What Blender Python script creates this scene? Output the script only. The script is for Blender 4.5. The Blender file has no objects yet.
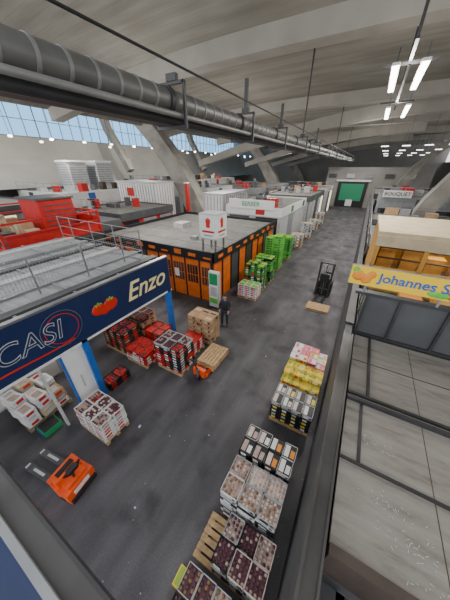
import bpy, bmesh, math, random
from mathutils import Vector, Matrix
random.seed(7)
scene=bpy.context.scene
COL=bpy.context.collection
# ------------------------------------------------------------ materials
MATS={}
def mat(name,col,rough=.7,metal=0,var=.15,scale=3.0,bump=0,emit=0,bscale=None):
    if name in MATS: return MATS[name]
    m=bpy.data.materials.new(name);m.use_nodes=True;nt=m.node_tree
    b=nt.nodes["Principled BSDF"];b.inputs["Roughness"].default_value=rough;b.inputs["Metallic"].default_value=metal
    c=(col[0],col[1],col[2],1)
    if emit:
        b.inputs["Base Color"].default_value=c
        b.inputs["Emission Color"].default_value=c;b.inputs["Emission Strength"].default_value=emit
    else:
        tc=nt.nodes.new("ShaderNodeTexCoord");n=nt.nodes.new("ShaderNodeTexNoise");n.inputs["Scale"].default_value=scale;n.inputs["Detail"].default_value=5
        r=nt.nodes.new("ShaderNodeValToRGB")
        r.color_ramp.elements[0].position=.3;r.color_ramp.elements[1].position=.7
        r.color_ramp.elements[0].color=tuple(max(0,x*(1-var)) for x in col)+(1,)
        r.color_ramp.elements[1].color=tuple(min(1,x*(1+var)) for x in col)+(1,)
        nt.links.new(tc.outputs["Object"],n.inputs["Vector"]);nt.links.new(n.outputs["Fac"],r.inputs["Fac"]);nt.links.new(r.outputs["Color"],b.inputs["Base Color"])
        if bump:
            n2=nt.nodes.new("ShaderNodeTexNoise");n2.inputs["Scale"].default_value=bscale or scale*6
            bp=nt.nodes.new("ShaderNodeBump");bp.inputs["Strength"].default_value=bump
            nt.links.new(tc.outputs["Object"],n2.inputs["Vector"]);nt.links.new(n2.outputs["Fac"],bp.inputs["Height"]);nt.links.new(bp.outputs["Normal"],b.inputs["Normal"])
    MATS[name]=m;return m
def kit(name,rough):
    m=bpy.data.materials.new(name);m.use_nodes=True;nt=m.node_tree;b=nt.nodes["Principled BSDF"];b.inputs["Roughness"].default_value=rough
    tc=nt.nodes.new("ShaderNodeTexCoord")
    def noise(s,d=6,sc=(1,1,1),kind="ShaderNodeTexNoise"):
        mp=nt.nodes.new("ShaderNodeMapping");mp.inputs["Scale"].default_value=sc
        n=nt.nodes.new(kind);n.inputs["Scale"].default_value=s
        if kind=="ShaderNodeTexNoise": n.inputs["Detail"].default_value=d
        nt.links.new(tc.outputs["Object"],mp.inputs["Vector"]);nt.links.new(mp.outputs["Vector"],n.inputs["Vector"]);return n
    def ramp(n,p0,c0,p1,c1,out="Fac"):
        r=nt.nodes.new("ShaderNodeValToRGB");r.color_ramp.elements[0].position=p0;r.color_ramp.elements[0].color=c0+(1,)
        r.color_ramp.elements[1].position=p1;r.color_ramp.elements[1].color=c1+(1,);nt.links.new(n.outputs[out],r.inputs["Fac"]);return r
    def mul(a,c,ty='MULTIPLY'):
        x=nt.nodes.new("ShaderNodeMixRGB");x.blend_type=ty;x.inputs[0].default_value=1;nt.links.new(a.outputs[0],x.inputs[1]);nt.links.new(c.outputs[0],x.inputs[2]);return x
    return m,nt,b,noise,ramp,mul
def floor_mat():
    m,nt,b,noise,ramp,mul=kit("asphalt_floor",.7)
    a=ramp(noise(.5),.3,(.066,.064,.071),.7,(.102,.098,.106))
    s=ramp(noise(1.6,8,(1,.2,1)),.40,(.72,.72,.72),.66,(1.2,1.19,1.2))
    g=ramp(noise(30,3),.3,(.82,.82,.82),.7,(1.15,1.15,1.15))
    sp=ramp(noise(3.2,2,(1,1,1),"ShaderNodeTexVoronoi"),.035,(.22,.22,.22),.05,(0,0,0),"Distance")
    st=ramp(noise(.9,9),.36,(.6,.59,.59),.46,(1,1,1))
    x=mul(mul(mul(a,s),g),st);x=mul(x,sp,'ADD')
    nt.links.new(x.outputs[0],b.inputs["Base Color"])
    rr=ramp(noise(1.2),.3,(.5,.5,.5),.7,(.8,.8,.8));nt.links.new(rr.outputs[0],b.inputs["Roughness"])
    return m
def ceil_mat():
    m,nt,b,noise,ramp,mul=kit("ceiling_concrete",.9)
    a=ramp(noise(.25,6),.3,(.26,.245,.21),.7,(.35,.335,.295))
    s=ramp(noise(1.5,6,(.15,1.2,1)),.35,(.82,.82,.81),.65,(1.1,1.1,1.1))
    w=noise(.5,1,(0,1,0),"ShaderNodeTexWave");w.wave_profile='SAW'
    w.bands_direction='Y';w.inputs["Distortion"].default_value=0
    r=ramp(w,.0,(.6,.6,.6),.03,(1,1,1))
    x=mul(mul(a,s),r);nt.links.new(x.outputs[0],b.inputs["Base Color"]);return m
def panel_mat(name,c1,c2,stain,sc=(.5,2.5,1),ns=2.2):
    m=bpy.data.materials.new(name);m.use_nodes=True;nt=m.node_tree;b=nt.nodes["Principled BSDF"];b.inputs["Roughness"].default_value=.8
    tc=nt.nodes.new("ShaderNodeTexCoord");w=nt.nodes.new("ShaderNodeTexNoise");w.inputs["Scale"].default_value=ns;w.inputs["Detail"].default_value=10;w.inputs["Roughness"].default_value=.7
    mp=nt.nodes.new("ShaderNodeMapping");mp.inputs["Scale"].default_value=sc
    r=nt.nodes.new("ShaderNodeValToRGB");e=r.color_ramp.elements;e[0].position=.28;e[0].color=stain+(1,);e[1].position=.72;e[1].color=c2+(1,);k=e.new(.45);k.color=c1+(1,)
    nt.links.new(tc.outputs["Object"],mp.inputs["Vector"]);nt.links.new(mp.outputs[0],w.inputs["Vector"]);nt.links.new(w.outputs["Fac"],r.inputs["Fac"]);nt.links.new(r.outputs[0],b.inputs["Base Color"])
    return m
M_floor=floor_mat();M_conc=ceil_mat()
M_roofpanel=panel_mat("weathered_roof_board",(.235,.215,.185),(.32,.30,.265),(.12,.105,.085))
M_roofgrey=panel_mat("dusty_grey_roof",(.17,.165,.15),(.24,.23,.215),(.10,.10,.09),(1,1,1),1.2)
M_rooflight=panel_mat("dusty_light_roof",(.27,.28,.29),(.38,.39,.39),(.15,.15,.15))
M_conc2=mat("rib_concrete",(.28,.265,.235),.9,0,.28,.8,.15)
M_beam=mat("beam_concrete",(.38,.36,.32),.9,0,.12,.6)
M_wall=mat("hall_wall",(.30,.29,.27),.9,0,.1,.4)
M_gal=mat("gallery_ceiling_paint",(.50,.48,.44),.9,0,.08,.4)
M_blk=mat("black_plastic",(.015,.015,.017),.5)
M_dk=mat("dark_steel",(.05,.05,.052),.5,.3,.2,2)
M_par=mat("parapet_metal",(.07,.067,.064),.45,.2,.25,2)
M_dk2=mat("dark_grey_panel",(.075,.078,.08),.6,0,.2,1.2)
M_brn=mat("dark_brown_wood",(.06,.043,.033),.7,0,.3,3)
M_pipe=mat("grey_duct",(.16,.16,.15),.45,.4,.2,2)
M_pipe2=mat("light_duct",(.27,.27,.26),.5,.4,.15,2)
M_wood=mat("pallet_wood",(.52,.35,.18),.8,0,.25,8)
M_woodg=mat("old_pallet_wood",(.30,.22,.14),.85,0,.3,8)
M_blue=mat("navy_fascia",(.008,.022,.085),.45,0,.1,2)
M_blue2=mat("blue_paint",(.015,.12,.45),.5)
M_white=mat("white_paint",(.78,.78,.76),.5,0,.05,2)
M_cream=mat("cream_panel",(.55,.45,.29),.7)
M_lcream=mat("cream_lettering",(.85,.72,.35),.6)
M_amber=mat("amber_panel",(.60,.31,.06),.7)
M_grey=mat("grey_panel",(.26,.27,.28),.6)
M_lg=mat("light_grey_panel",(.48,.49,.49),.6)
M_red=mat("red_paint",(.50,.012,.010),.5)
M_or=mat("orange_panel",(.75,.16,.015),.55)
M_orange=mat("truck_orange",(.85,.10,.015),.4)
M_yel=mat("yellow_banner",(.92,.60,.02),.5,0,.03)
M_card=mat("cardboard",(.46,.29,.16),.85,0,.15,5)
M_gr=mat("green_crate",(.14,.58,.07),.5)
M_gr2=mat("green_dark_crate",(.04,.22,.05),.5)
M_sgr=mat("sign_green",(.02,.30,.10),.5)
M_tom=mat("tomato",(.60,.025,.015),.3)
M_kiwi=mat("brown_fruit",(.26,.15,.08),.6)
M_wrap=mat("paper_wrapped_fruit",(.68,.56,.50),.6,0,.2,10)
M_wrap2=mat("tan_wrapped_fruit",(.46,.34,.29),.6,0,.2,10)
M_plum=mat("dark_plum",(.11,.04,.055),.35)
M_orf=mat("orange_fruit",(.80,.28,.03),.5)
M_lime=mat("green_fruit",(.35,.50,.05),.45)
M_pink=mat("pink_print",(.72,.14,.25),.5)
M_yelc=mat("yellow_carton",(.85,.66,.08),.6)
M_steel=mat("steel",(.35,.35,.36),.35,.8)
M_skin=mat("skin",(.50,.30,.22),.6);M_hair=mat("hair",(.03,.02,.015),.7)
M_jacket=mat("dark_jacket",(.022,.025,.035),.8);M_jeans=mat("dark_trousers",(.03,.035,.05),.8)
M_tube=mat("fluorescent_tube",(1,.97,.9),emit=14)
M_lampfar=mat("hall_lamp",(1,.97,.88),emit=6)
M_screen=mat("green_lit_doorway",(.015,.16,.08),emit=.5)
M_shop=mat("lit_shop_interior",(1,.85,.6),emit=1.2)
# ------------------------------------------------------------ builder
def ico(sub):
    bm=bmesh.new();bmesh.ops.create_icosphere(bm,subdivisions=sub,radius=1)
    v=[x.co.copy() for x in bm.verts];f=[[q.index for q in p.verts] for p in bm.faces];bm.free();return v,f
ICO1=ico(1);ICO2=ico(2)
class MB:
    def __init__(s): s.v=[];s.f=[];s.m=[];s.mats=[];s.sm=[]
    def mi(s,m):
        if m not in s.mats: s.mats.append(m)
        return s.mats.index(m)
    def add(s,vs,fs,m,smooth=False):
        o=len(s.v);s.v+=[tuple(p) for p in vs];i=s.mi(m)
        for f in fs: s.f.append([o+k for k in f]);s.m.append(i);s.sm.append(smooth)
    def box(s,x0,x1,y0,y1,z0,z1,m,rz=0,piv=None):
        vs=[(x,y,z) for z in(z0,z1) for y in(y0,y1) for x in(x0,x1)]
        if rz:
            p=piv or ((x0+x1)/2,(y0+y1)/2);c,q=math.cos(rz),math.sin(rz)
            vs=[(p[0]+(x-p[0])*c-(y-p[1])*q,p[1]+(x-p[0])*q+(y-p[1])*c,z) for x,y,z in vs]
        s.add(vs,[(0,2,3,1),(4,5,7,6),(0,1,5,4),(2,6,7,3),(0,4,6,2),(1,3,7,5)],m)
    def mbox(s,M,sx,sy,sz,m):
        vs=[M@Vector((x*sx/2,y*sy/2,z*sz/2)) for z in(-1,1) for y in(-1,1) for x in(-1,1)]
        s.add(vs,[(0,2,3,1),(4,5,7,6),(0,1,5,4),(2,6,7,3),(0,4,6,2),(1,3,7,5)],m)
    def quad(s,a,b,c,d,m): s.add([a,b,c,d],[(0,1,2,3)],m)
    def cyl(s,a,b,r,m,n=12,r2=None,caps=True):
        a=Vector(a);b=Vector(b);d=(b-a).normalized();u=d.orthogonal().normalized();w=d.cross(u);r2=r if r2 is None else r2
        vs=[a+(u*math.cos(t)+w*math.sin(t))*r for t in[2*math.pi*k/n for k in range(n)]]
        vs+=[b+(u*math.cos(t)+w*math.sin(t))*r2 for t in[2*math.pi*k/n for k in range(n)]]
        s.add(vs,[(k,(k+1)%n,n+(k+1)%n,n+k) for k in range(n)],m,True)
        if caps: s.add(vs,[tuple(range(n))[::-1],tuple(range(n,2*n))],m)
    def ball(s,c,r,m,I=None,sc=(1,1,1)):
        I=I or ICO1
        s.add([(c[0]+p.x*r*sc[0],c[1]+p.y*r*sc[1],c[2]+p.z*r*sc[2]) for p in I[0]],I[1],m,True)
    def rail(s,pts,w,h,m):
        n=len(pts);vs=[]
        for i,(x,y,z) in enumerate(pts):
            a=pts[max(0,i-1)];b=pts[min(n-1,i+1)];t=Vector((b[0]-a[0],0,b[2]-a[2])).normalized();nn=Vector((-t.z,0,t.x))
            hh=h[i] if isinstance(h,(list,tuple)) else h
            for sy in(-1,1):
                for sn in(-1,1):
                    q=Vector((x,y+sy*w/2,z))+nn*sn*hh/2;vs.append(q)
        fs=[]
        for i in range(n-1):
            o=i*4;p=o+4
            fs+=[(o,o+1,p+1,p),(o+2,p+2,p+3,o+3),(o,p,p+2,o+2),(o+1,o+3,p+3,p+1)]
        fs+=[(0,2,3,1),(n*4-4,n*4-3,n*4-1,n*4-2)]
        s.add(vs,fs,m)
    def make(s,name,loc=None,parent=None,bevel=0):
        me=bpy.data.meshes.new(name)
        v=s.v
        me.from_pydata(v,[],s.f)
        for m in s.mats: me.materials.append(m)
        me.polygons.foreach_set("material_index",s.m);me.polygons.foreach_set("use_smooth",s.sm);me.update()
        ob=bpy.data.objects.new(name,me);COL.objects.link(ob)
        if parent: ob.parent=parent
        if bevel:
            b=ob.modifiers.new("bevel","BEVEL");b.width=bevel;b.segments=2;b.limit_method='ANGLE'
        return ob
def text(body,size,loc,rot,m,parent,name="lettering",shear=0,ext=.01,align='CENTER',bold=0,sx=1):
    cu=bpy.data.curves.new(name,"FONT");cu.body=body;cu.size=size;cu.extrude=ext;cu.shear=shear;cu.align_x=align;cu.align_y='CENTER';cu.offset=bold
    ob=bpy.data.objects.new(name,cu);COL.objects.link(ob);bpy.context.view_layer.update()
    me=bpy.data.meshes.new_from_object(ob.evaluated_get(bpy.context.evaluated_depsgraph_get()))
    bpy.data.objects.remove(ob)
    me.materials.clear();me.materials.append(m)
    o=bpy.data.objects.new(name,me);COL.objects.link(o);o.parent=parent
    p=parent.location if parent else Vector((0,0,0))
    o.location=Vector(loc)-p;o.rotation_euler=rot;o.scale=(sx,1,1);return o
RX=(math.pi/2,0,math.pi/2);RY=(math.pi/2,0,0)
def R(*a): return random.choice(a)
# ------------------------------------------------------------ camera
cd=bpy.data.cameras.new("camera");cam=bpy.data.objects.new("camera",cd);COL.objects.link(cam)
cam.location=(0,0,7);cam.rotation_euler=(math.radians(60),0,math.radians(29.5))
cd.sensor_fit='VERTICAL';cd.sensor_height=24;cd.lens=24*230/600;cd.clip_end=300;cd.clip_start=.02
scene.camera=cam
# ------------------------------------------------------------ room shell
b=MB();b.box(-42,14,-8,82,-.2,0,M_floor);b.make("floor")
def cz(x): return 12.3-max(0,(-x-6))**2*.004
b=MB();xs=[-24+i*2 for i in range(20)]
for i in range(len(xs)-1):
    for j in range(6):
        y0=1+j*13;y1=y0+13;seg=8
        for k in range(seg):
            a=y0+(y1-y0)*k/seg;c=y0+(y1-y0)*(k+1)/seg
            f1=math.sin(math.pi*k/seg)*.7;f2=math.sin(math.pi*(k+1)/seg)*.7
            b.add([(xs[i],a,cz(xs[i])+f1),(xs[i],c,cz(xs[i])+f2),(xs[i+1],c,cz(xs[i+1])+f2),(xs[i+1],a,cz(xs[i+1])+f1)],[(0,1,2,3)],M_conc,True)
pts=[(-24,10.9),(-24,15.5),(-30,16.5),(-36,16),(-40,14.2)]
for i in range(1,len(pts)-1):
    b.quad((pts[i][0],2,pts[i][1]),(pts[i][0],80,pts[i][1]),(pts[i+1][0],80,pts[i+1][1]),(pts[i+1][0],2,pts[i+1][1]),M_conc)
b.quad((-24,2,11),(-24,80,11),(-24,80,15.6),(-24,2,15.6),M_conc)
b.make("ceiling")
b=MB()
for y in (14,27,40,53,66,79):
    b.rail([(x,y,cz(x)-.25) for x in range(-24,15,3)],.9,1.0,M_beam)
b.make("ceiling_beams")
for k,y in enumerate((31,46,60,74)):
    b=MB();n=10
    b.rail([(-21.5+i*(26/n),y,7.4+4.3*math.sin(i/n*math.pi/2)) for i in range(n+1)],.9,[.7+.05*i for i in range(n+1)],M_beam)
    b.make("roof_rib")
for k,y in enumerate((24,53,76)):
    b=MB();P=[(-16.2,0),(-17.2,2.5),(-18.6,5),(-20.4,7.6),(-22.6,10.1),(-25.5,12.6),(-29,14.6)]
    b.rail([(x,y,z) for x,z in P],1.5,[2.6,2.3,2.1,1.9,1.7,1.5,1.3],M_conc2);b.make("concrete_arch_leg")
for y in (25,52):
    b=MB();b.rail([(3.6,y,0),(3.8,y,2.5),(4.5,y,4.6),(5.8,y,7),(8,y,9.6),(11,y,11.8)],1.2,[1.3,1.3,1.2,1.1,1,1],M_conc2);b.make("concrete_arch_strut")
b=MB();b.box(-42,14,80,80.3,0,16,M_wall);b.make("wall_far")
b=MB();b.box(13.7,14,-8,80,0,8,M_wall);b.box(13.7,14,2,80,11,13,M_wall)
for y in range(2,80,6): b.box(13.7,14,y,y+.4,8,11,M_wall)
b.make("wall_right")
b=MB();b.box(-40.3,-40,-8,80,0,10.4,M_wall);b.box(-40.3,-40,-8,80,14,16,M_wall)
b.make("wall_left")
mg=bpy.data.materials.new("sky_blue_window_glass");mg.use_nodes=True;nt=mg.node_tree;nt.nodes.clear()
t=nt.nodes.new("ShaderNodeBsdfTransparent");t.inputs[0].default_value=(.30,.62,.95,1);g=nt.nodes.new("ShaderNodeBsdfGlossy");g.inputs["Roughness"].default_value=.1  # blue of the sky is put into the glass colour; the world stays near white
mx=nt.nodes.new("ShaderNodeMixShader");mx.inputs[0].default_value=.06;q=nt.nodes.new("ShaderNodeOutputMaterial")
nt.links.new(t.outputs[0],mx.inputs[1]);nt.links.new(g.outputs[0],mx.inputs[2]);nt.links.new(mx.outputs[0],q.inputs[0])
b=MB();b.quad((-40.1,-8,10.4),(-40.1,80,10.4),(-40.1,80,14),(-40.1,-8,14),mg)
y=-8
while y<80: b.box(-40.12,-40.0,y,y+.06,10.4,14,M_grey);y+=1.5
for z in (10.4,12.2,13.9): b.box(-40.12,-39.99,-8,80,z,z+.07,M_grey)
b.make("window_1")
for y in (6,29,50):
    b=MB();b.rail([(-33.5,y,6.5),(-35,y,9.0),(-37,y,12),(-38,y,15)],1.0,.9,M_conc2);b.make("concrete_window_rib")
b=MB()
for i in range(8):
    a0=i/8;a1=(i+1)/8
    def pp(a): return (-40+5*(a**1.6),10.35-5.5*math.sin(a*math.pi/2))
    x0,z0=pp(a0);x1,z1=pp(a1)
    b.add([(x0,-8,z0),(x0,80,z0),(x1,80,z1),(x1,-8,z1)],[(0,1,2,3)],M_gal,True)
b.make("sloping_gallery_apron")
b=MB()
for i in range(20):
    y=2+i*3.6;b.ball((-30,y,9.5),.2,M_lampfar,ICO2,(1,1,.6));b.cyl((-30,y,9.5),(-30,y,16.5),.02,M_dk,6)
    if i%2: b.ball((-27,y+1,9.0),.16,M_lampfar,ICO2,(1,1,.6));b.cyl((-27,y+1,9.0),(-27,y+1,16),.02,M_dk,6)
b.make("hall_pendant_lamps")
# ------------------------------------------------------------ pipes overhead
b=MB();px=-4.0
b.cyl((px,-6,8.17),(px,60,8.17),.20,M_pipe,18)
y=-5
while y<60: b.cyl((px,y,8.17),(px,y+.05,8.17),.212,M_pipe2,18);y+=.4
y=-5
while y<60: b.cyl((px,y,8.17),(px,y+.1,8.17),.235,M_dk,18);y+=3.2
b.cyl((-4.05,-6,7.86),(-4.05,60,7.86),.085,M_dk,12);b.cyl((-3.8,-6,7.93),(-3.8,60,7.93),.05,M_pipe2,10)
b.box(-4.45,-4.2,-6,60,7.80,7.84,M_dk);b.box(-4.47,-4.45,-6,60,7.80,7.92,M_pipe);b.box(-4.2,-4.18,-6,60,7.80,7.92,M_pipe)
for y in (1.0,4.9,8.4,12,16,20,25,30,36,42,50):
    b.box(-4.5,-3.7,y-.04,y+.04,7.72,7.78,M_dk)
    if y in(16,30,42): b.box(-4.03,-3.97,y-.03,y+.03,8.37,12.7,M_dk)
    b.box(-4.52,-4.47,y-.03,y+.03,7.72,8.5,M_dk);b.box(-3.74,-3.69,y-.03,y+.03,7.72,8.5,M_dk);b.box(-4.5,-3.7,y-.03,y+.03,8.45,8.5,M_dk)
    b.box(-4.12,-3.88,y-.05,y+.05,8.5,8.62,M_dk)
    if y in(8.4,12,20): b.box(-4.05,-3.95,y-.04,y+.04,8.6,9.3,M_dk)
b.make("ventilation_duct_and_pipes")
b=MB();b.cyl((-3.4,-4,8.52),(-3.4,60,8.52),.02,M_blk,8);b.make("ceiling_cable")
# ------------------------------------------------------------ lamps
b=MB()
for (x,y0,y1,z) in ((-.2,10.2,13.2,9.5),(.5,10.2,13.2,9.5),(-.15,16.5,19.8,9.5),(.65,16.2,19.6,9.5)):
    b.box(x-.10,x+.10,y0,y1,z,z+.07,M_white);b.box(x-.085,x+.085,y0+.03,y1-.03,z-.03,z+.001,M_tube)
    for y in(y0+.3,y1-.3): b.cyl((x,y,z+.07),(x,y,9.95),.012,M_dk,6)
b.box(-.6,.9,11.9,12,9.9,9.98,M_dk);b.box(-.6,.9,17.9,18,9.9,9.98,M_dk)
b.box(.1,.18,10,20,9.92,9.98,M_dk)
for y in (11.95,17.95): b.cyl((.15,y,9.9),(.15,y,12.9),.05,M_dk)
b.make("fluorescent_lamp_rig")
b=MB()
for i in range(4):
    for j in range(4):
        x=0+j*1.9+.3*i;y=34+i*9;b.box(x,x+.7,y,y+.1,8.9,8.96,M_lampfar);b.cyl((x+.35,y+.05,8.96),(x+.35,y+.05,12.9),.012,M_dk,5)
b.make("ceiling_strip_lights")
# ------------------------------------------------------------ pallets / stacks
def pallet(b,x0,x1,y0,y1,z=0,m=None):
    m=m or M_wood;lx=x1-x0;ly=y1-y0;alongx=lx>=ly
    for i in range(3):
        for j in range(3):
            cx=x0+.07+(lx-.14)*i/2;cy=y0+.07+(ly-.14)*j/2
            b.box(cx-.06,cx+.06,cy-.06,cy+.06,z+.022,z+.1,m)
    for i in range(3):
        if alongx:
            cy=y0+.06+(ly-.12)*i/2;b.box(x0,x1,cy-.05,cy+.05,z,z+.022,m)
        else:
            cx=x0+.06+(lx-.12)*i/2;b.box(cx-.05,cx+.05,y0,y1,z,z+.022,m)
        if alongx:
            cx=x0+.06+(lx-.12)*i/2;b.box(cx-.06,cx+.06,y0,y1,z+.1,z+.122,m)
        else:
            cy=y0+.06+(ly-.12)*i/2;b.box(x0,x1,cy-.06,cy+.06,z+.1,z+.122,m)
    n=6
    for i in range(n):
        if alongx:
            cy=y0+.05+(ly-.1)*i/(n-1);b.box(x0,x1,cy-.05,cy+.05,z+.122,z+.144,m)
        else:
            cx=x0+.05+(lx-.1)*i/(n-1);b.box(cx-.05,cx+.05,y0,y1,z+.122,z+.144,m)
def tray(b,x0,x1,y0,y1,z0,z1,side,label,fruit=None,top=False,r=.035,lid=None,inner=None,rim=None,prints=None):
    g=.006;x0+=g;x1-=g;y0+=g;y1-=g;t=.012
    if not top:
        b.box(x0,x1,y0,y1,z0+.01,z1-.012,side)
        b.box(x0+.02,x1-.02,y0+.02,y1-.02,z0,z0+.012,M_blk)  # black inset paints the shaded gap between stacked trays
    else:
        rm=rim or side
        b.box(x0,x1,y0,y1,z0,z0+.02,side)
        for a in((x0,x0+t,y0,y1),(x1-t,x1,y0,y1),(x0,x1,y0,y0+t),(x0,x1,y1-t,y1)): b.box(a[0],a[1],a[2],a[3],z0,z1,rm)
        if lid:
            b.box(x0+t,x1-t,y0+t,y1-t,z1-.02,z1-.008,lid)
            cx=(x0+x1)/2;cy=(y0+y1)/2
            if prints:
                b.box(x0+.03,cx-.01,y0+.04,y1-.04,z1-.009,z1-.004,prints[0]);b.box(cx+.02,x1-.03,y0+.05,cy+.05,z1-.009,z1-.004,prints[1])
            elif label: b.box(x0+.05,x1-.05,cy-.05,cy+.05,z1-.009,z1-.003,label)
        elif fruit:
            fl=fruit if isinstance(fruit,(list,tuple)) else [fruit]
            b.box(x0+t,x1-t,y0+t,y1-t,z0+.02,z1-.05,inner or fl[0])
            nx=max(2,int((x1-x0-.02)/(2*r)));ny=max(2,int((y1-y0-.02)/(2*r)))
            for i in range(nx):
                for j in range(ny):
                    fm=random.choice(fl)
                    b.ball((x0+.01+r+(x1-x0-.02-2*r)*i/(nx-1),y0+.01+r+(y1-y0-.02-2*r)*j/(ny-1),z1-.045+random.uniform(-.006,.01)),r*1.05,fm)
    if label:
        h=(z1-z0);e=.003;a=z0+h*.22;c=z0+h*.78;wx=(x1-x0);wy=(y1-y0)
        b.box(x0+wx*.18,x0+wx*.62,y0-e,y0+.001,a,c,label);b.box(x0-e,x0+.001,y0+wy*.18,y0+wy*.62,a,c,label)
        b.box(x1-.001,x1+e,y0+wy*.18,y0+wy*.62,a,c,label);b.box(x0+wx*.18,x0+wx*.62,y1-.001,y1+e,a,c,label)
        b.box(x0+wx*.72,x0+wx*.88,y0-e,y0+.001,a+.02,c-.005,M_blk)  # black patch paints the dark inside of a handle hole
def stack(b,x0,x1,y0,y1,nx,ny,layers,lh,style,z=.144,jit=.008):
    for i in range(nx):
        for j in range(ny):
            L=layers(i,j) if callable(layers) else layers
            for k in range(L):
                dx=random.uniform(-jit,jit);dy=random.uniform(-jit,jit);s=style(i,j,k)
                top=(k==L-1)
                tray(b,x0+(x1-x0)*i/nx+dx,x0+(x1-x0)*(i+1)/nx+dx,y0+(y1-y0)*j/ny+dy,y0+(y1-y0)*(j+1)/ny+dy,z+k*lh,z+(k+1)*lh,
                     s['side'],s.get('label'),s.get('fruit'),top,s.get('r',.04),s.get('lid'),s.get('inner'),s.get('rim'),s.get('prints'))
b=MB();pallet(b,-5.95,-4.75,1.5,2.3)
stack(b,-5.95,-4.75,1.5,2.3,3,2,6,.125,lambda i,j,k:dict(side=M_white,label=R(M_tom,M_lg,M_wrap2),fruit=R([M_plum,M_wrap2,M_tom],[M_plum,M_wrap],[M_wrap2,M_plum]),r=.035))
b.make("pallet_of_tomato_crates")
b=MB();pallet(b,-5.7,-4.5,4.55,5.45)
stack(b,-5.7,-4.5,4.55,5.45,3,2,9,.125,lambda i,j,k:dict(side=R(M_blk,M_blk,M_red,M_blk),label=R(M_white,M_lg,M_tom),fruit=R([M_plum],[M_tom,M_plum],[M_plum,M_wrap2]),r=.04,rim=R(M_blk,M_lg)))
b.make("pallet_of_berry_crates")
b=MB();pallet(b,-5.7,-4.5,6.65,7.45)
stack(b,-5.7,-4.5,6.65,7.45,3,2,5,.23,lambda i,j,k:dict(side=M_card,label=R(M_cream,M_card,M_brn),lid=M_card))
b.make("pallet_of_cardboard_boxes")
b=MB();pallet(b,-5.5,-4.7,5.65,6.45);stack(b,-5.5,-4.7,5.65,6.45,2,2,4,.13,lambda i,j,k:dict(side=M_red,label=M_white,fruit=M_tom,r=.04))
b.make("pallet_of_red_crates")
b=MB();pallet(b,-4.3,-3.5,5.3,6.5,.1,M_wood);pallet(b,-4.28,-3.5,5.32,6.48,.244,M_wood)
x0=-3.9
for s in(-.19,.19): b.box(x0+s-.08,x0+s+.08,5.0,6.2,.04,.1,M_orange);b.cyl((x0+s-.04,6.1,.04),(x0+s+.04,6.1,.04),.04,M_blk,10)
b.box(x0-.26,x0+.26,4.88,5.02,.06,.42,M_orange);b.cyl((x0-.08,4.8,.09),(x0+.08,4.8,.09),.09,M_blk,14);b.cyl((x0,4.82,.1),(x0,4.82,.5),.05,M_steel,10)
b.cyl((x0,4.82,.45),(x0,4.6,1.1),.022,M_blk,8);b.cyl((x0-.14,4.58,1.16),(x0+.14,4.58,1.16),.02,M_blk,8);b.cyl((x0,4.6,1.1),(x0-.14,4.58,1.16),.018,M_blk,8);b.cyl((x0,4.6,1.1),(x0+.14,4.58,1.16),.018,M_blk,8)
b.make("hand_pallet_truck_with_pallets")
b=MB();pallet(b,-8.5,-7.2,4.3,5.2);stack(b,-8.5,-7.2,4.3,5.2,3,2,8,.125,lambda i,j,k:dict(side=R(M_blk,M_brn),label=R(M_tom,M_card),fruit=[M_plum,M_tom],r=.045));b.make("pallet_of_fruit_crates")
b=MB();pallet(b,-7.05,-5.95,4.2,5.1);stack(b,-7.05,-5.95,4.2,5.1,3,2,4,.125,lambda i,j,k:dict(side=R(M_red,M_white),label=R(M_tom,M_white),fruit=[M_tom,M_tom,M_plum],r=.04,rim=M_red));b.make("pallet_of_strawberry_crates")
b=MB();pallet(b,-8.4,-7.2,5.35,6.2);stack(b,-8.4,-7.2,5.35,6.2,3,2,9,.13,lambda i,j,k:dict(side=R(M_card,M_brn),label=R(M_tom,M_blk),fruit=[M_plum],r=.045));b.make("pallet_of_fruit_crates")
b=MB();pallet(b,-7.05,-6.2,5.3,6.1);stack(b,-7.05,-6.2,5.3,6.1,2,2,5,.14,lambda i,j,k:dict(side=R(M_red,M_brn),label=M_tom,fruit=[M_tom],r=.04));b.make("pallet_of_strawberry_crates")
b=MB();stack(b,-6.75,-6.25,2.8,3.65,1,2,3,.12,lambda i,j,k:dict(side=M_blk,label=M_tom,fruit=[M_tom,M_plum],r=.045),z=0);b.make("low_stack_of_red_fruit_crates")
b=MB();pallet(b,-8.6,-7.1,.6,1.9,0,M_woodg)
for i in range(3):
    for j in range(3):
        for k in range(3+((i+j)%2)):
            M=Matrix.Translation((-8.3+i*.48,.8+j*.42,.26+k*.2))@Matrix.Rotation(.15+.12*random.uniform(-1,1),4,'Z')@Matrix.Rotation(.12*random.uniform(-1,1),4,'Y')
            m=R(M_white,M_card,M_cream,M_white);b.mbox(M,.44,.36,.18,m);b.mbox(M@Matrix.Translation((0,0,.09)),.3,.22,.012,R(M_wrap2,M_card,M_lg,M_lg,M_wrap,M_red))
            b.mbox(M@Matrix.Translation((.22,0,0)),.01,.2,.1,R(M_tom,M_kiwi,M_lg))
b.make("pile_of_fruit_cartons")
b=MB();b.box(-7.0,-6.55,.75,1.25,0,.18,M_sgr);b.box(-6.97,-6.58,.78,1.22,.18,.2,M_blk);b.box(-7.0,-6.55,.73,.75,.06,.12,M_blue2);b.make("green_plastic_crate")
b=MB();pallet(b,-5.5,-4.3,11.3,12.1);stack(b,-5.5,-4.3,11.3,12.1,3,2,6,.125,lambda i,j,k:dict(side=R(M_white,M_white),label=R(M_tom,M_pink),fruit=[M_lime,M_gr],r=.045));b.make("pallet_of_vegetable_crates")
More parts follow.
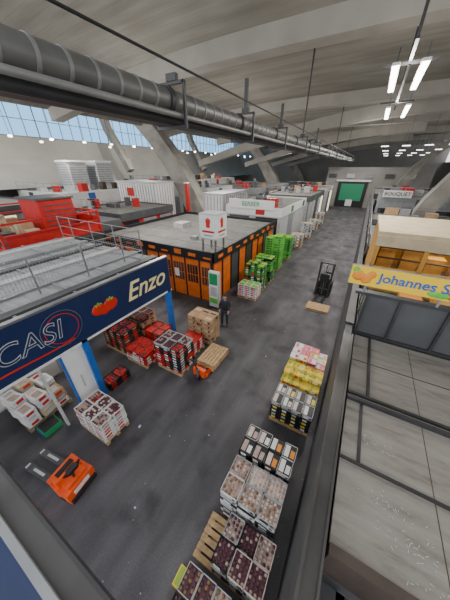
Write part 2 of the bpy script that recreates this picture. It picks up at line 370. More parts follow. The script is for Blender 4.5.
b=MB();pallet(b,-5.6,-4.4,12.4,13.3);stack(b,-5.6,-4.4,12.4,13.3,3,2,lambda i,j:11+(i%2),.15,lambda i,j,k:dict(side=R(M_gr2,M_gr2,M_blk),label=R(M_gr,M_tom,M_white),fruit=[M_lime],r=.045));b.make("pallet_of_green_crates")
b=MB();pallet(b,-5.6,-4.4,14,14.9);stack(b,-5.6,-4.4,14,14.9,3,2,9,.18,lambda i,j,k:dict(side=R(M_gr2,M_blk,M_gr),label=R(M_gr,M_blk),fruit=[M_lime,M_gr],r=.045));b.make("pallet_of_green_crates")
b=MB();pallet(b,-5.8,-4.6,16.4,17.4);stack(b,-5.8,-4.6,16.4,17.4,2,2,lambda i,j:13+i,.18,lambda i,j,k:dict(side=M_gr,label=R(M_gr2,M_gr),fruit=[M_lime],r=.05));b.make("pallet_of_green_crates")
b=MB();pallet(b,-5.8,-4.6,19.2,20.2);stack(b,-5.8,-4.6,19.2,20.2,2,2,9,.2,lambda i,j,k:dict(side=R(M_gr,M_gr2),label=M_gr,fruit=[M_lime],r=.05));b.make("pallet_of_green_crates")
b=MB();pallet(b,-1.0,.2,4.6,5.4);stack(b,-1.0,.2,4.6,5.4,4,2,5,.15,lambda i,j,k:dict(side=M_blk,label=R(M_white,M_yelc,M_lg),lid=M_blk,prints=(R(M_white,M_wrap),R(M_wrap,M_yelc,M_blk)),rim=M_lg));b.make("pallet_of_boxed_fruit")
b=MB();pallet(b,-1.0,.2,5.5,6.4);stack(b,-1.0,.2,5.5,6.4,4,3,lambda i,j:6+(j>0),.13,lambda i,j,k:dict(side=M_yelc,label=R(M_white,M_tom,M_yelc),fruit=R([M_yelc,M_white],[M_yelc,M_orf],[M_lime,M_yelc]),r=.05,inner=M_yelc));b.make("pallet_of_yellow_cartons")
b=MB();pallet(b,-1.0,.2,6.5,7.4);stack(b,-1.0,.2,6.5,7.4,4,3,lambda i,j:7-(i==3),.14,lambda i,j,k:dict(side=R(M_yelc,M_pink,M_white),label=R(M_tom,M_yelc),lid=R(M_pink,M_white,M_yelc),prints=(R(M_white,M_pink),R(M_tom,M_yelc,M_white))));b.make("pallet_of_mango_cartons")
b=MB();pallet(b,-1.15,.05,2.68,3.4,0,M_woodg);stack(b,-1.15,.05,2.68,3.4,4,2,8,.145,lambda i,j,k:dict(side=M_blk,label=R(M_white,M_wrap),lid=M_blk,prints=(R(M_white,M_wrap,M_wrap2),R(M_orf,M_white,M_wrap2)),rim=R(M_lg,M_blk)));b.make("pallet_of_black_fruit_boxes")
b=MB();pallet(b,-1.15,.05,1.82,2.62,0,M_woodg);stack(b,-1.15,.05,1.82,2.62,3,2,8,.135,lambda i,j,k:dict(side=R(M_blk,M_white,M_lg,M_blk),label=R(M_white,M_blk,M_lg),fruit=R([M_wrap2,M_wrap,M_kiwi],[M_wrap2,M_wrap2,M_kiwi],[M_wrap,M_wrap2]),r=.032,rim=R(M_white,M_lg)));b.make("pallet_of_wrapped_fruit_trays")
b=MB();pallet(b,-1.3,-.1,.95,1.75,0,M_wood);stack(b,-.85,.15,.95,1.75,3,2,5,.135,lambda i,j,k:dict(side=R(M_blk,M_lg),label=M_white,fruit=R([M_plum,M_wrap2,M_plum],[M_wrap2,M_plum,M_wrap]),r=.032,rim=R(M_wrap,M_lg,M_blk)));b.make("pallet_of_plum_trays")
b=MB();pallet(b,-1.2,0,.0,.8,0,M_woodg);stack(b,-1.2,0,.0,.8,4,2,4,.14,lambda i,j,k:dict(side=R(M_blk,M_card),label=R(M_yelc,M_lg),fruit=R([M_plum,M_kiwi],[M_wrap2,M_kiwi]),r=.036,rim=R(M_blk,M_card,M_lg)));b.make("pallet_of_dark_fruit_trays")
b=MB();b.box(-1.42,-1.25,.45,.75,0,.12,M_yelc);b.box(-1.4,-1.27,.47,.73,.12,.13,M_lime);b.make("small_yellow_box")
# ------------------------------------------------------------ orange electric pallet truck
b=MB()
for s in(-.19,.19):
    b.box(-1.2,0,s-.085,s+.085,.05,.12,M_dk2);b.cyl((-1.05,s-.05,.045),(-1.05,s+.05,.045),.045,M_blk,10);b.box(-1.28,-1.2,s-.06,s+.06,.05,.1,M_lg);b.box(-1.0,-.6,s-.03,s+.03,.12,.123,M_lg)
b.box(-.02,.12,-.33,.33,.06,.66,M_orange)
b.box(.12,.58,-.35,.35,.07,.46,M_orange)
b.box(.12,.30,-.30,.30,.46,.74,M_orange);b.box(.13,.24,-.2,.2,.74,.78,M_blk)
b.box(.30,.52,-.24,.24,.46,.56,M_orange);b.box(.58,.64,-.33,.33,.09,.2,M_blk)
b.box(.585,.60,-.2,.2,.26,.38,M_white);b.box(-.03,-.021,-.25,.25,.25,.55,M_blk)
b.cyl((.3,-.36,.09),(.3,-.28,.09),.09,M_blk,14);b.cyl((.3,.28,.09),(.3,.36,.09),.09,M_blk,14)
b.cyl((.42,0,.56),(.55,0,1.0),.03,M_blk,10);b.box(.50,.64,-.11,.11,.98,1.08,M_blk)
b.cyl((.56,-.2,1.05),(.56,.2,1.05),.022,M_blk,10);b.cyl((.56,-.2,1.05),(.60,-.11,.98),.02,M_blk,8);b.cyl((.56,.2,1.05),(.60,.11,.98),.02,M_blk,8)
o=b.make("electric_pallet_truck",bevel=.012);o.location=(-4.9,.48,0);o.rotation_euler=(0,0,math.radians(8))
# ------------------------------------------------------------ stacker on aisle
b=MB()
for s in(-.2,.2): b.box(s-.07,s+.07,-1.1,.05,.05,.11,M_dk)
for s in(-.36,.36): b.box(s-.05,s+.05,-.02,.12,.05,2.2,M_dk)
for z in(.5,1.2,2.13): b.box(-.36,.36,0,.1,z,z+.07,M_dk)
b.box(-.44,.44,.12,.85,.06,.95,M_blk);b.box(-.3,.3,.2,.6,.95,1.1,M_dk2)
b.cyl((0,.7,.9),(0,1.0,1.25),.03,M_blk);b.box(-.18,.18,.95,1.08,1.2,1.3,M_blk)
for s in(-.12,.12): b.cyl((s,.05,.3),(s,.05,2.0),.015,M_steel,6)
b.cyl((0,.06,.1),(0,.06,2.1),.035,M_steel,8)
b.box(-.26,.26,-.03,-.01,1.0,1.5,M_blk)
for s in(-.3,.3): b.cyl((s-.04,.6,.09),(s+.04,.6,.09),.09,M_blk,12)
o=b.make("pallet_stacker",bevel=.008);o.location=(-1.0,13.9,0);o.rotation_euler=(0,0,math.radians(-4))
b=MB();pallet(b,-1.5,-.3,11.9,12.7,0);b.make("wooden_pallet")
# ------------------------------------------------------------ left shop (blue fascia)
b=MB()
b.box(-6.45,-6.33,-6,6.5,2.5,3.92,M_blue);b.box(-6.47,-6.31,-6,6.5,3.9,3.96,M_steel);b.box(-6.46,-6.30,-6,6.5,2.44,2.5,M_white)
b.box(-13.5,-6.47,-6,6.5,3.68,3.78,M_rooflight)
for i in range(9): b.box(-13.5,-6.5,-6+i*1.5,-5.93+i*1.5,3.78,3.83,M_grey)
for i in range(6): b.box(-12.9+i*1.15,-12.6+i*1.15,-6,6.5,3.78,3.86,(M_lg,M_grey,M_dk2)[i%3])
b.box(-13.5,-6.47,6.38,6.5,2.5,3.7,M_blue)
b.box(-11.2,-11.1,-6,6.5,0,3.7,M_lg)
b.box(-6.5,-6.3,2.5,2.68,0,2.5,M_blue2);b.box(-6.5,-6.3,6.25,6.45,0,2.5,M_blue2);b.box(-6.5,-6.3,-.5,-.3,0,2.5,M_blue2)
b.box(-6.48,-6.4,1.9,2.5,0,2.35,M_white);b.box(-6.5,-6.38,1.85,1.9,0,2.4,M_blue2);b.box(-6.395,-6.385,2.15,2.2,.9,1.4,M_lg)
b.box(-6.9,-6.82,2.0,2.7,0,2.2,M_lg);b.box(-6.46,-6.34,1.3,1.36,0,2.5,M_lg)
b.box(-8.9,-8.75,-.2,2.6,0,2.3,M_lg);b.box(-8.76,-8.72,.0,2.4,.1,2.2,M_white)
sh=b.make("produce_shop")
text("CASI",.78,(-6.325,1.42,3.2),RX,M_lg,sh,"lettering",.25,.004,bold=.008,sx=.93)
text("CASI",.78,(-6.320,1.42,3.2),RX,M_blue,sh,"lettering_inner",.25,.004,bold=-.012,sx=.93)
text("Enzo",.95,(-6.325,5.25,3.22),RX,M_lcream,sh,"lettering",.35,.004,bold=.01)
b=MB();n=24
for i in range(n):
    a=-1.0+2.9*i/n;c=-1.0+2.9*(i+1)/n
    z=lambda t:2.66+.10*math.sin((t+1)*1.5)+.18*((t+1)/2.9)**3
    b.quad((-6.322,a+.5,z(a)-.025),(-6.322,c+.5,z(c)-.025),(-6.322,c+.5,z(c)+.025),(-6.322,a+.5,z(a)+.025),M_tom)
    t0=math.pi*2*i/n;t1=math.pi*2*(i+1)/n
    for rr in(.42,.52):
        b.quad((-6.321,2.2+rr*math.cos(t0),3.2+rr*math.sin(t0)),(-6.321,2.2+rr*math.cos(t1),3.2+rr*math.sin(t1)),(-6.321,2.2+(rr+.02)*math.cos(t1),3.2+(rr+.02)*math.sin(t1)),(-6.321,2.2+(rr+.02)*math.cos(t0),3.2+(rr+.02)*math.sin(t0)),M_tom if rr<.5 else M_steel)
for (y,z,r) in((3.3,3.2,.24),(3.72,3.2,.26),(3.5,3.1,.2)): b.ball((-6.33,y,z),r,M_tom,ICO2,(.08,1,.85))
for y,z in((3.3,3.38),(3.72,3.4)):
    for a in range(5): b.add([(-6.30,y,z),(-6.30,y+.13*math.cos(a*1.256),z+.07*math.sin(a*1.256)),(-6.30,y+.13*math.cos(a*1.256+.5),z+.07*math.sin(a*1.256+.5))],[(0,1,2)],M_gr)
o=b.make("fascia_artwork");o.parent=sh
b=MB()
for y in [ -2,-.5,1,2.5,4,5.5,6.4]: b.cyl((-7.6,y,3.78),(-7.6,y,4.85),.025,M_steel,8)
for z in(4.0,4.85): b.cyl((-7.6,-2,z),(-7.6,6.4,z),.018,M_steel,6)
y=-2
while y<6.4: b.box(-7.603,-7.597,y,y+.006,4.0,4.85,M_steel);y+=.09
z=4.08
while z<4.85: b.box(-7.603,-7.597,-2,6.4,z,z+.006,M_steel);z+=.09
for x in(-9.2,-10.8,-12.4,-13.4): b.cyl((x,6.4,3.78),(x,6.4,4.85),.025,M_steel,8)
for z in(4.0,4.4,4.85): b.cyl((-7.6,6.4,z),(-13.4,6.4,z),.018,M_steel,6)
b.make("roof_mesh_fence")
# ------------------------------------------------------------ orange kiosk
b=MB()
X0,X1,Y0,Y1=-15.5,-6.3,9.9,19.6
b.box(X0,X1,Y0,Y1,2.75,2.9,M_roofgrey)
for (a,c,d,e) in((X0-.1,X1+.1,Y0-.12,Y0),(X0-.1,X1+.1,Y1,Y1+.12),(X1,X1+.12,Y0-.12,Y1+.12),(X0-.12,X0,Y0-.12,Y1+.12)): b.box(a,c,d,e,2.55,3.1,M_blk)
for i in range(9): b.box(X1-.6-i*1.0,X1-.1-i*1.0,Y0-.135,Y0-.119,2.72,2.8+.1*(i%3),M_or)
for i in range(9): b.box(X1+.119,X1+.135,Y0+.3+i*1.05,Y0+.8+i*1.05,2.72,2.8+.1*((i+1)%3),M_or)
n=9
for i in range(n):
    xa=X0+(X1-X0)*i/n;xb=X0+(X1-X0)*(i+1)/n
    b.box(xa+.04,xb-.04,Y0+.1,Y0+.16,0,2.6,M_or if i not in(3,) else M_dk2);b.box(xa-.04,xa+.04,Y0+.05,Y0+.2,0,2.6,M_blk)
    if i>4:
        b.box(xa+.15,xb-.15,Y0+.08,Y0+.1,1.0,2.1,(M_brn,M_blk,M_brn)[i%3])
        for q_ in (.25,.5,.75): b.box(xa+.15+(xb-xa-.3)*q_-.015,xa+.15+(xb-xa-.3)*q_+.015,Y0+.07,Y0+.08,1.0,2.1,M_or)
        b.box(xa+.15,xb-.15,Y0+.07,Y0+.08,1.5,1.54,M_or)
    if i==6: b.box(xa+.2,xb-.5,Y0+.05,Y0+.07,1.2,1.7,M_white)
n=9
for i in range(n):
    ya=Y0+(Y1-Y0)*i/n;yb=Y0+(Y1-Y0)*(i+1)/n
    b.box(X1-.16,X1-.1,ya+.04,yb-.04,0,2.6,(M_or,M_or,M_dk2,M_or,M_brn)[i%5]);b.box(X1-.2,X1-.05,ya-.05,ya+.05,0,2.6,M_blk)
b.box(X0,X0+.1,Y0,Y1,0,2.7,M_grey);b.box(X0,X1,Y1-.1,Y1,0,2.7,M_grey)
for i in range(5): b.box(X0+.3,X1-.3,Y0+1.6+i*1.8,Y0+1.66+i*1.8,2.9,2.93,M_grey)
b.box(-12.5,-11.6,14,15,2.9,3.3,M_lg);b.box(-9.4,-9,12,12.4,2.9,3.1,M_grey)
kiosk=b.make("orange_market_kiosk")
b=MB();b.box(-7.25,-6.2,10.1,11.15,3.75,4.95,M_white)
for x,y in((-7.15,10.2),(-6.35,10.2),(-7.15,11.05),(-6.35,11.05)): b.box(x-.04,x+.04,y-.04,y+.04,2.9,3.76,M_steel)
b.box(-7.27,-6.18,10.08,11.17,3.7,3.77,M_lg);b.box(-7.27,-6.18,10.08,11.17,4.93,4.98,M_lg)
b.ball((-6.72,10.10,4.62),.16,M_tom,ICO2,(1,.08,1));b.box(-6.84,-6.6,10.09,10.1,4.3,4.55,M_tom);b.box(-7.1,-6.35,10.09,10.1,4.05,4.15,M_tom);b.box(-7.0,-6.45,10.09,10.1,3.87,3.93,M_grey)
b.ball((-6.2,10.62,4.62),.16,M_tom,ICO2,(.08,1,1));b.box(-6.2,-6.19,10.5,10.74,4.3,4.55,M_tom);b.box(-6.2,-6.19,10.25,11,4.05,4.15,M_tom);b.box(-6.2,-6.19,10.35,10.9,3.87,3.93,M_grey)
b.make("advertising_cube",parent=kiosk)
b=MB();b.box(-6.4,-5.8,9.5,9.7,0,2.2,M_white);b.box(-5.79,-5.77,9.5,9.7,0.1,2.1,M_lg);b.box(-6.35,-5.85,9.48,9.5,1.45,2.1,M_sgr);b.box(-6.35,-5.85,9.48,9.5,.3,.6,M_gr);b.box(-6.3,-5.9,9.48,9.5,.75,1.3,M_lg);b.box(-6.5,-5.7,9.4,9.8,0,.05,M_dk)
b.make("green_and_white_display_board")
# ------------------------------------------------------------ right shed roof
b=MB()
b.box(.38,.56,-1.5,48,0,3.0,M_dk2);b.box(.36,.60,-1.5,6.0,3.0,3.06,M_par);b.box(.36,.40,-1.5,6.0,3.06,3.12,M_par);b.box(.57,.60,-1.5,6.0,3.06,3.10,M_par)
b.box(.36,.58,6.6,48,3.0,3.06,M_dk)
b.make("shed_parapet_right_aisle")
b=MB()
b.box(.66,9,1.5,6.3,2.82,2.9,M_roofpanel)
for y in(2.68,3.95,5.2): b.box(.66,9,y-.012,y+.012,2.9,2.904,M_brn)
for x in(1.9,3.4,4.9,6.4): b.box(x-.005,x+.005,1.5,6.3,2.9,2.904,M_brn)
b.box(.66,9,3.90,3.96,2.9,2.98,M_dk);b.box(.66,9,4.06,4.11,2.9,2.96,M_dk);b.box(.9,.95,2.7,3.9,2.9,2.92,M_dk)
b.box(1.0,1.05,4.1,6.3,2.9,2.95,M_dk);b.box(.66,9,2.64,2.68,2.9,2.94,M_dk)
b.box(.66,9,1.38,1.5,2.3,2.95,M_brn)
b.box(.7,9,1.4,1.5,0,2.3,M_grey);b.box(8.9,9,1.5,6.3,0,2.8,M_grey)
for k in range(150):
    c=R((1.3,2.25),(1.6,1.95),(2.3,2.35),(1.2,3.1),(1.9,1.7));x=c[0]+random.gauss(0,.17);y=c[1]+random.gauss(0,.08);l=random.uniform(.015,.05)
    if x>.7 and y>1.52: b.box(x,x+l,y,y+.007,2.904,2.907,M_lg,rz=random.uniform(-1.4,1.4))
b.make("flat_shed_roof")
b=MB();b.box(.66,9,-2,1.3,0,1.6,M_dk2);b.box(.66,9,.3,.9,1.6,1.7,M_brn);b.box(.9,1.0,.3,1.3,1.7,2.3,M_brn);b.box(1.4,1.6,.2,.6,1.7,2.2,M_brn);b.box(.66,9,1.0,1.3,2.2,2.3,M_dk);b.box(.66,.76,1.0,1.3,1.6,2.2,M_dk);b.make("storage_ledge")
b=MB();b.box(.62,9,6.4,6.5,2.9,4.15,M_dk2);b.box(.36,9,6.36,6.54,4.12,4.2,M_dk)
for x in(.62,1.35,2.3,3.25,4.2,5.1): b.box(x,x+.06,6.33,6.4,2.9,4.15,M_dk)
b.box(.62,9,6.34,6.4,2.9,2.98,M_dk);wl=b.make("shed_panel_screen")
b=MB();b.box(.12,8,6.26,6.30,4.42,4.9,M_yel);b.box(.10,8,6.30,6.32,4.4,4.92,M_grey)
for x in(.5,2,3.5,5,6.5): b.box(x,x+.05,6.32,6.36,4.2,4.6,M_steel)
for i,(x,z,r) in enumerate(((.30,4.66,.14),(.48,4.6,.13),(.58,4.72,.1),(.23,4.8,.08))): b.ball((x,6.26,z),r,M_orf if i<3 else M_gr,ICO2,(1,.1,1))
b.ball((1.95,6.26,4.52),.15,M_gr,ICO2,(1.6,.1,.5));b.ball((2.15,6.26,4.55),.1,M_tom,ICO2,(1,.1,1))
sg=b.make("yellow_shop_banner")
text("Johannes S",.31,(.74,6.25,4.68),RY,M_blue2,sg,"lettering",0,.003,'LEFT',.005)
# rooftop office
b=MB();b.box(.7,9,9.6,13,2.9,3.0,M_grey)
b.box(.7,9,12.9,13,3,5,M_amber);b.box(.7,.8,9.6,13,3,5,M_amber);b.box(.66,9,9.5,13.1,5.0,5.12,M_cream);b.box(.66,9,9.42,9.5,4.65,5.0,M_cream)
for x in(.7,2.1,3.7,5.3): b.box(x,x+.12,9.5,9.6,3,5,M_amber)
b.box(.7,9,9.5,9.58,3,3.9,M_amber)
for i in range(7): b.box(1+i*.8,1.55+i*.8,11,11.5,3,4.4-.2*(i%3),R(M_card,M_brn,M_brn,M_amber))
for z in(3.9,4.3): b.box(.8,8.9,10.6,10.7,z,z+.04,M_brn)
b.box(.8,8.6,9.65,9.75,4.9,4.94,M_lampfar)
b.make("rooftop_office")
b=MB();b.box(.66,9,6.6,9.4,2.8,2.9,M_roofgrey);b.box(.66,9,6.6,6.65,3.9,4.0,M_steel)
for x in(.7,4,8.9): b.box(x,x+.05,6.6,6.65,2.9,3.9,M_steel)
for i in range(9): b.box(.8+i*.8,1.35+i*.8,7.4,8.2,2.9,3.5+.15*(i%3),R(M_card,M_orf,M_cream,M_brn,M_amber,M_gr2))
b.make("storage_roof_with_boxes")
def shed(name,x0,x1,y0,y1,h,wm,rm,fm,band=.5,clut=0):
    b=MB();b.box(x0+.05,x1-.05,y0+.05,y1-.05,0,h-.15,wm);b.box(x0,x1,y0,y1,h-.15,h,rm)
    b.box(x0-.06,x0,y0,y1,h-band,h+.12,fm);b.box(x1,x1+.06,y0,y1,h-band,h+.12,fm);b.box(x0,x1,y0-.06,y0,h-band,h+.12,fm);b.box(x0,x1,y1,y1+.06,h-band,h+.12,fm)
    n=max(2,int((y1-y0)/2))
    for i in range(n):
        a=y0+(y1-y0)*(i+.12)/n;c=y0+(y1-y0)*(i+.88)/n
        b.box(x1-.06,x1-.03,a,c,0,h-band-.1,R(M_lg,M_grey,M_blk,M_dk2,M_shop,M_dk2));b.box(x0+.03,x0+.06,a,c,0,h-band-.1,R(M_lg,M_grey,M_dk2))
        if band>=.5 and fm is not M_dk and i%2: b.box(x1+.06,x1+.08,a+.3,a+1.1,h-band+.12,h-.02,R(M_red,M_sgr,M_blue2,M_dk2,M_dk2))
    n=max(2,int((x1-x0)/2))
    for i in range(n):
        a=x0+(x1-x0)*(i+.12)/n;c=x0+(x1-x0)*(i+.88)/n
        b.box(a,c,y0+.03,y0+.045,0,h-band-.1,R(M_lg,M_grey,M_blk,M_dk2))
        if band>=.5 and i%2: b.box(a,a+.9,y0-.08,y0-.06,h-band+.12,h-.02,R(M_red,M_sgr,M_blue2,M_dk2,M_grey))
    for i in range(clut):
        x=random.uniform(x0+.3,x1-1.3);y=random.uniform(y0+.3,y1-1.3);s=random.uniform(.4,1.0)
        b.box(x,x+s,y,y+s*.8,h,h+random.uniform(.3,.9),R(M_lg,M_grey,M_card,M_dk2,M_dk2,M_red,M_brn))
    for i in range(int((x1-x0)/1.5)+1): b.box(x0+i*1.5,x0+i*1.5+.03,y0+.1,y0+.13,h,h+.95,M_steel)
    for z in(.5,.92): b.box(x0,x1,y0+.1,y0+.13,h+z,h+z+.03,M_steel)
    return b.make(name)
shed("market_shed",.75,9,13.6,20,3.4,M_dk2,M_roofgrey,M_dk,.5,12)
shed("market_shed",.75,9,20.5,23.8,3.6,M_grey,M_roofgrey,M_dk2,.5,8)
shed("flower_shop",1.2,9,29,36,4.4,M_dk2,M_roofgrey,M_grey,.9,6)
b=MB();b.box(1.3,3.6,28.7,28.85,4.5,5.1,M_white);s2=b.make("flower_shop_sign")
text("BOUQUET",.45,(2.45,28.68,4.8),RY,M_blk,s2)
shed("market_shed",.75,9,37,48,4,M_lg,M_roofgrey,M_dk2,.5,8)
b=MB()
for i in range(4): b.cyl((.68,6.8+i*.8,2.9),(.68,6.8+i*.8,4.1),.02,M_steel,6)
for i in range(17): b.cyl((.62,13.6+i*2,3.06),(.62,13.6+i*2,4.1),.025,M_steel,6)
for z in(3.55,4.1): b.cyl((.62,13.6,z),(.62,46,z),.02,M_steel,6)
b.make("roof_guard_rail")
# ------------------------------------------------------------ left far sheds
s=shed("white_market_shed",-12,-6.3,21.5,31,3.7,M_lg,M_roofgrey,M_white,.7,5)
b=MB();b.box(-11.6,-7,21.3,21.4,3.6,4.4,M_white);text("BERBER",.55,(-9.3,21.28,4.02),RY,M_sgr,b.make("white_shop_sign"))
shed("market_shed",-12,-6.0,32,42,3.8,M_grey,M_roofgrey,M_dk2,.5,8)
shed("white_market_shed",-12,-5.8,43,50,4,M_lg,M_roofgrey,M_lg,.5,5)
shed("market_shed",-24,-17.5,26.5,33,4.6,M_lg,M_rooflight,M_lg,1,6)
shed("market_shed",-24,-14,35,50,4.2,M_lg,M_roofgrey,M_grey,.6,14)
shed("market_shed",-36,-26.5,14,24,4.6,M_white,M_rooflight,M_white,1.2,8)
shed("market_shed",-36,-26,28,50,5,M_lg,M_roofgrey,M_white,1,20)
shed("market_shed",-36,-24,-2,11,4.3,M_grey,M_roofgrey,M_dk2,.5,20)
shed("red_market_shed",-23.5,-17,12.8,19.2,3.6,M_red,M_roofgrey,M_dk2,.5,6)
b=MB();b.box(-25.6,-19.6,19.8,22.6,0,5.5,M_white);b.box(-25.7,-19.5,19.7,22.7,5.5,5.65,M_lg)
for k in range(15): b.box(-25.5+k*.4,-25.46+k*.4,19.75,19.8,.2,5.4,M_grey)
for k in range(7): b.box(-19.6,-19.56,19.95+k*.4,19.99+k*.4,.2,5.4,M_grey)
b.box(-24,-23,19.7,19.75,4.2,5.0,M_red);b.make("white_container_cabin")
b=MB();b.box(-14.5,-12.3,21.2,27,0,4.6,M_white);b.box(-14.6,-12.2,21.1,27.1,4.6,4.75,M_lg)
for k in range(6): b.box(-14.4+k*.38,-14.35+k*.38,21.15,21.2,.2,4.5,M_grey)
for k in range(12): b.box(-12.3,-12.26,21.5+k*.45,21.56+k*.45,3.9,4.5,M_grey)
b.make("white_cold_store")
b=MB();b.box(-16.2,-15.9,20.4,20.7,0,5.6,M_red);b.box(-16.25,-15.85,20.35,20.75,5.6,5.7,M_white);b.make("red_sign_post")
for (x,y,z) in((-31,18.3,4.6),(-31,21.7,4.6)):
    b=MB()
    b.box(x-1.1,x+1.1,y-1.05,y+1.05,z,7.5,M_lg);b.box(x-1.2,x+1.2,y-1.15,y+1.15,7.5,7.7,M_white)
    for k in range(9): b.box(x+1.1,x+1.14,y-1.0,y+1.0,5.2+k*.25,5.3+k*.25,M_grey);b.box(x-1.0,x+1.0,y-1.09,y-1.05,5.2+k*.25,5.3+k*.25,M_grey)
    b.make("rooftop_ventilation_unit")
# red framed storage deck
b=MB();b.box(-23,-14.2,4,9.2,3.3,3.45,M_dk2);b.box(-23,-14.2,4,9.2,0,3.3,M_dk)
for x in(-22.5,-20,-17.5,-15,-14.3):
    for y in(4.1,9.1): b.box(x,x+.12,y,y+.1,3.45,4.7,M_red)
for z in(3.5,4.1,4.65):
    for y in(4.1,9.1): b.box(-22.5,-14.2,y,y+.08,z,z+.09,M_red)
    for x in(-22.5,-14.3): b.box(x,x+.1,4.1,9.1,z,z+.09,M_red)
b.box(-14.28,-14.24,4.3,9.0,3.5,4.1,M_red);b.box(-19,-14.4,9.12,9.16,3.5,4.4,M_red)
b.box(-18.5,-16.3,7.0,9,3.45,5.35,M_red);b.box(-18.6,-16.2,6.9,9.1,5.35,5.45,M_dk2)
for k in range(6): b.box(-16.3,-16.27,7.2,8.9,3.6+k*.28,3.66+k*.28,M_dk2)
for i in range(10): 
    x=-22+i*.6;b.box(x,x+.5,6,6.6,3.45,3.9+.2*(i%3),R(M_card,M_wood,M_cream))
for i in range(7): 
    x=-21+i*.9;b.box(x,x+.7,4.6,5.3,3.45,3.8+.2*(i%2),R(M_card,M_brn,M_white,M_grey))
b.make("red_storage_deck")
b=MB()
for i in range(7): b.cyl((-21+i*.75,10.4,3.6),(-21+i*.75,10.4,4.6),.02,M_steel,6)
b.cyl((-21,10.4,4.6),(-16.2,10.4,4.6),.02,M_steel,6);b.cyl((-21,10.4,4.1),(-16.2,10.4,4.1),.02,M_steel,6);b.box(-21,-15.9,10.2,12,0,3.6,M_dk2)
b.make("raised_walkway")
b=MB();b.box(-8,9,56,56.2,0,7,M_wall);b.box(-5.6,-.4,55.8,56,.0,4.6,M_blk);b.box(-5,-1,55.7,55.8,1.2,4.2,M_screen);b.box(-6,0,55.6,55.8,4.6,4.9,M_white)
b.box(-3.6,-2.4,55.6,55.7,.2,1.4,M_white)
for i in range(5): b.box(-7.6+i*3.2,-6.2+i*3.2,55.8,55.95,5.2,5.9,(M_dk2,M_lg,M_grey,M_dk2,M_lg)[i])
b.make("wall_aisle_end")
b=MB()
for i in range(4):
    pallet(b,-5.6,-4.5,23+i*4,24+i*4);stack(b,-5.6,-4.5,23+i*4,24+i*4,2,2,4+i%2,.3,lambda i,j,k:dict(side=R(M_lg,M_card,M_white,M_grey),label=M_white,lid=M_card))
b.make("row_of_distant_pallets")
b=MB()
for (x,y,s) in((-4.45,2.35,.09),(-3.0,.9,.05),(-2.4,3.2,.04),(-3.4,2.6,.03),(-2.1,7.2,.05),(-1.9,9.3,.04),(-3.6,9.5,.05)):
    b.box(x,x+s,y,y+s*.7,.001,.006,M_lg,rz=x)
b.make("paper_scraps")
# ------------------------------------------------------------ near bottom-left: bridge edge
b=MB()
b.box(-14,-.25,-.20,-.09,4.9,5.02,M_par);b.box(-14,-.25,-.24,-.20,4.9,5.08,M_grey);b.box(-14,-.25,-.09,-.07,4.6,5.02,M_dk);b.box(-14,-.25,-1.0,-.24,4.9,5.03,M_blue)
b.make("footbridge_edge")
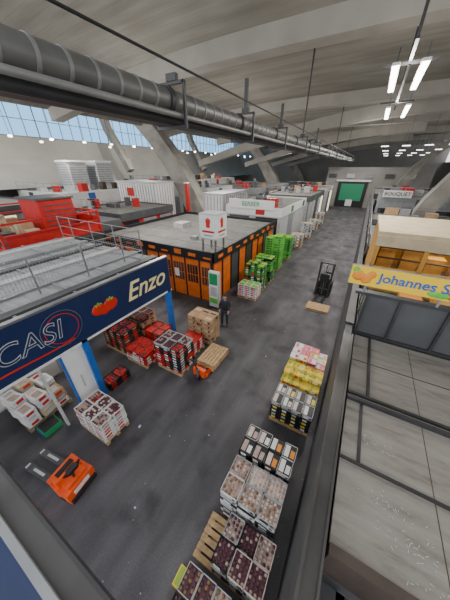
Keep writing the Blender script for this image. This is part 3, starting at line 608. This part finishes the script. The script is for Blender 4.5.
# ------------------------------------------------------------ person
def person(loc,rz):
    par=bpy.data.objects.new("standing_worker",None);COL.objects.link(par);par.location=loc;par.rotation_euler=(0,0,rz)
    def skin(name,V,E,Rr,m,sub=2):
        me=bpy.data.meshes.new(name);me.from_pydata(V,E,[]);me.materials.append(m);o=bpy.data.objects.new(name,me);COL.objects.link(o);o.parent=par
        md=o.modifiers.new("skin","SKIN");sv=me.skin_vertices[0].data
        for i,r in enumerate(Rr): sv[i].radius=(r,r) if not isinstance(r,tuple) else r
        sv[0].use_root=True;md.use_smooth_shade=True;s=o.modifiers.new("s","SUBSURF");s.levels=sub;s.render_levels=sub;return o
    skin("trousers",[(0,0,.95),(-.1,0,.88),(-.11,.04,.48),(-.12,0,.09),(.1,0,.88),(.12,.12,.50),(.13,.05,.09)],[(0,1),(1,2),(2,3),(0,4),(4,5),(5,6)],[(.15,.12),.10,.07,.05,.10,.07,.05],M_jeans)
    skin("jacket",[(0,0,.93),(0,.01,1.12),(0,.01,1.34),(0,0,1.46),(-.18,0,1.42),(-.25,.02,1.15),(-.22,.22,1.02),(.18,0,1.42),(.25,.02,1.15),(.22,.24,1.06)],[(0,1),(1,2),(2,3),(2,4),(4,5),(5,6),(2,7),(7,8),(8,9)],[(.17,.13),(.155,.12),(.18,.13),.07,.075,.058,.045,.075,.058,.045],M_jacket)
    b=MB();b.cyl((0,0,1.44),(0,.01,1.55),.055,M_skin,10);b.ball((0,.02,1.64),.1,M_skin,ICO2,(.82,.95,1.2));b.ball((0,-.005,1.68),.105,M_hair,ICO2,(.86,.95,1.05));b.ball((0,.118,1.63),.018,M_skin,ICO1,(1,1,1.4))
    for s in(-.033,.033): b.ball((s,.108,1.655),.01,M_hair)
    b.box(-.025,.025,.105,.113,1.585,1.592,M_red)
    for s in(-.085,.085): b.ball((s,.01,1.63),.025,M_skin,ICO1,(.5,1,1.3))
    for sx in(-1,1):
        hx=.22*sx;hy=.27 if sx<0 else .29;hz=1.0 if sx<0 else 1.05
        b.mbox(Matrix.Translation((hx,hy,hz)),.045,.1,.085,M_skin)
        for k in range(4): b.cyl((hx,hy+.04,hz+.03-.02*k),(hx-.02*sx,hy+.10-.008*abs(k-1),hz+.015-.022*k),.01,M_skin,6);b.cyl((hx-.02*sx,hy+.10-.008*abs(k-1),hz+.015-.022*k),(hx-.045*sx,hy+.115,hz-.005-.02*k),.009,M_skin,6)
        b.cyl((hx-.02*sx,hy,hz+.04),(hx-.05*sx,hy+.05,hz+.055),.011,M_skin,6)
    for x,y in((-.12,.05),(.13,.1)):
        b.ball((x,y,.045),.06,M_blk,ICO2,(.85,2.1,.75))
    o=b.make("head_hands_shoes");o.parent=par
person((-4.7,8.3,0),math.radians(200))
# ------------------------------------------------------------ light
w=bpy.data.worlds.new("world");scene.world=w;w.use_nodes=True;bg=w.node_tree.nodes["Background"];bg.inputs[0].default_value=(.92,.95,1,1);bg.inputs[1].default_value=2.0
def area(x,y,z,sx,sy,p,col=(1,.96,.90)):
    l=bpy.data.lights.new("luminaire_or_fill_light","AREA");l.shape='RECTANGLE';l.size=sx;l.size_y=sy;l.energy=p;l.color=col
    o=bpy.data.objects.new("luminaire_or_fill_light",l);COL.objects.link(o);o.location=(x,y,z)
def point(x,y,z,p,r=.25,col=(1,.96,.90)):
    l=bpy.data.lights.new("pendant_or_fill_light","POINT");l.shadow_soft_size=r;l.energy=p;l.color=col
    o=bpy.data.objects.new("pendant_or_fill_light",l);COL.objects.link(o);o.location=(x,y,z)
for x,y in((0.15,11.7),(.25,18)): area(x,y,9.4,.9,3,380);point(x,y,9.7,150)  # area light for the tubes; point light added to brighten the ceiling
for y in(27,38,49): area(-2,y,9.0,.4,3,500);point(-1,y+3,9.2,220)  # added fill for the far aisle and its ceiling, no fixtures here
for y in(12,22,34,46): area(-12,y,9.0,.4,3,550);point(-12,y,8.6,280)  # added fill for hall and ceiling left of the aisle, without fixtures
for y in(6,16,28,42): point(-29,y,9.3,1300)
point(-9,1,8.5,200)  # added fill above the left shop, no lamp hangs here
area(-8.5,2.5,3.6,1.2,2.5,50);area(-7.6,5.4,3.6,.8,1,20)
area(4,11,4.6,3,.3,50,(1,.85,.6))
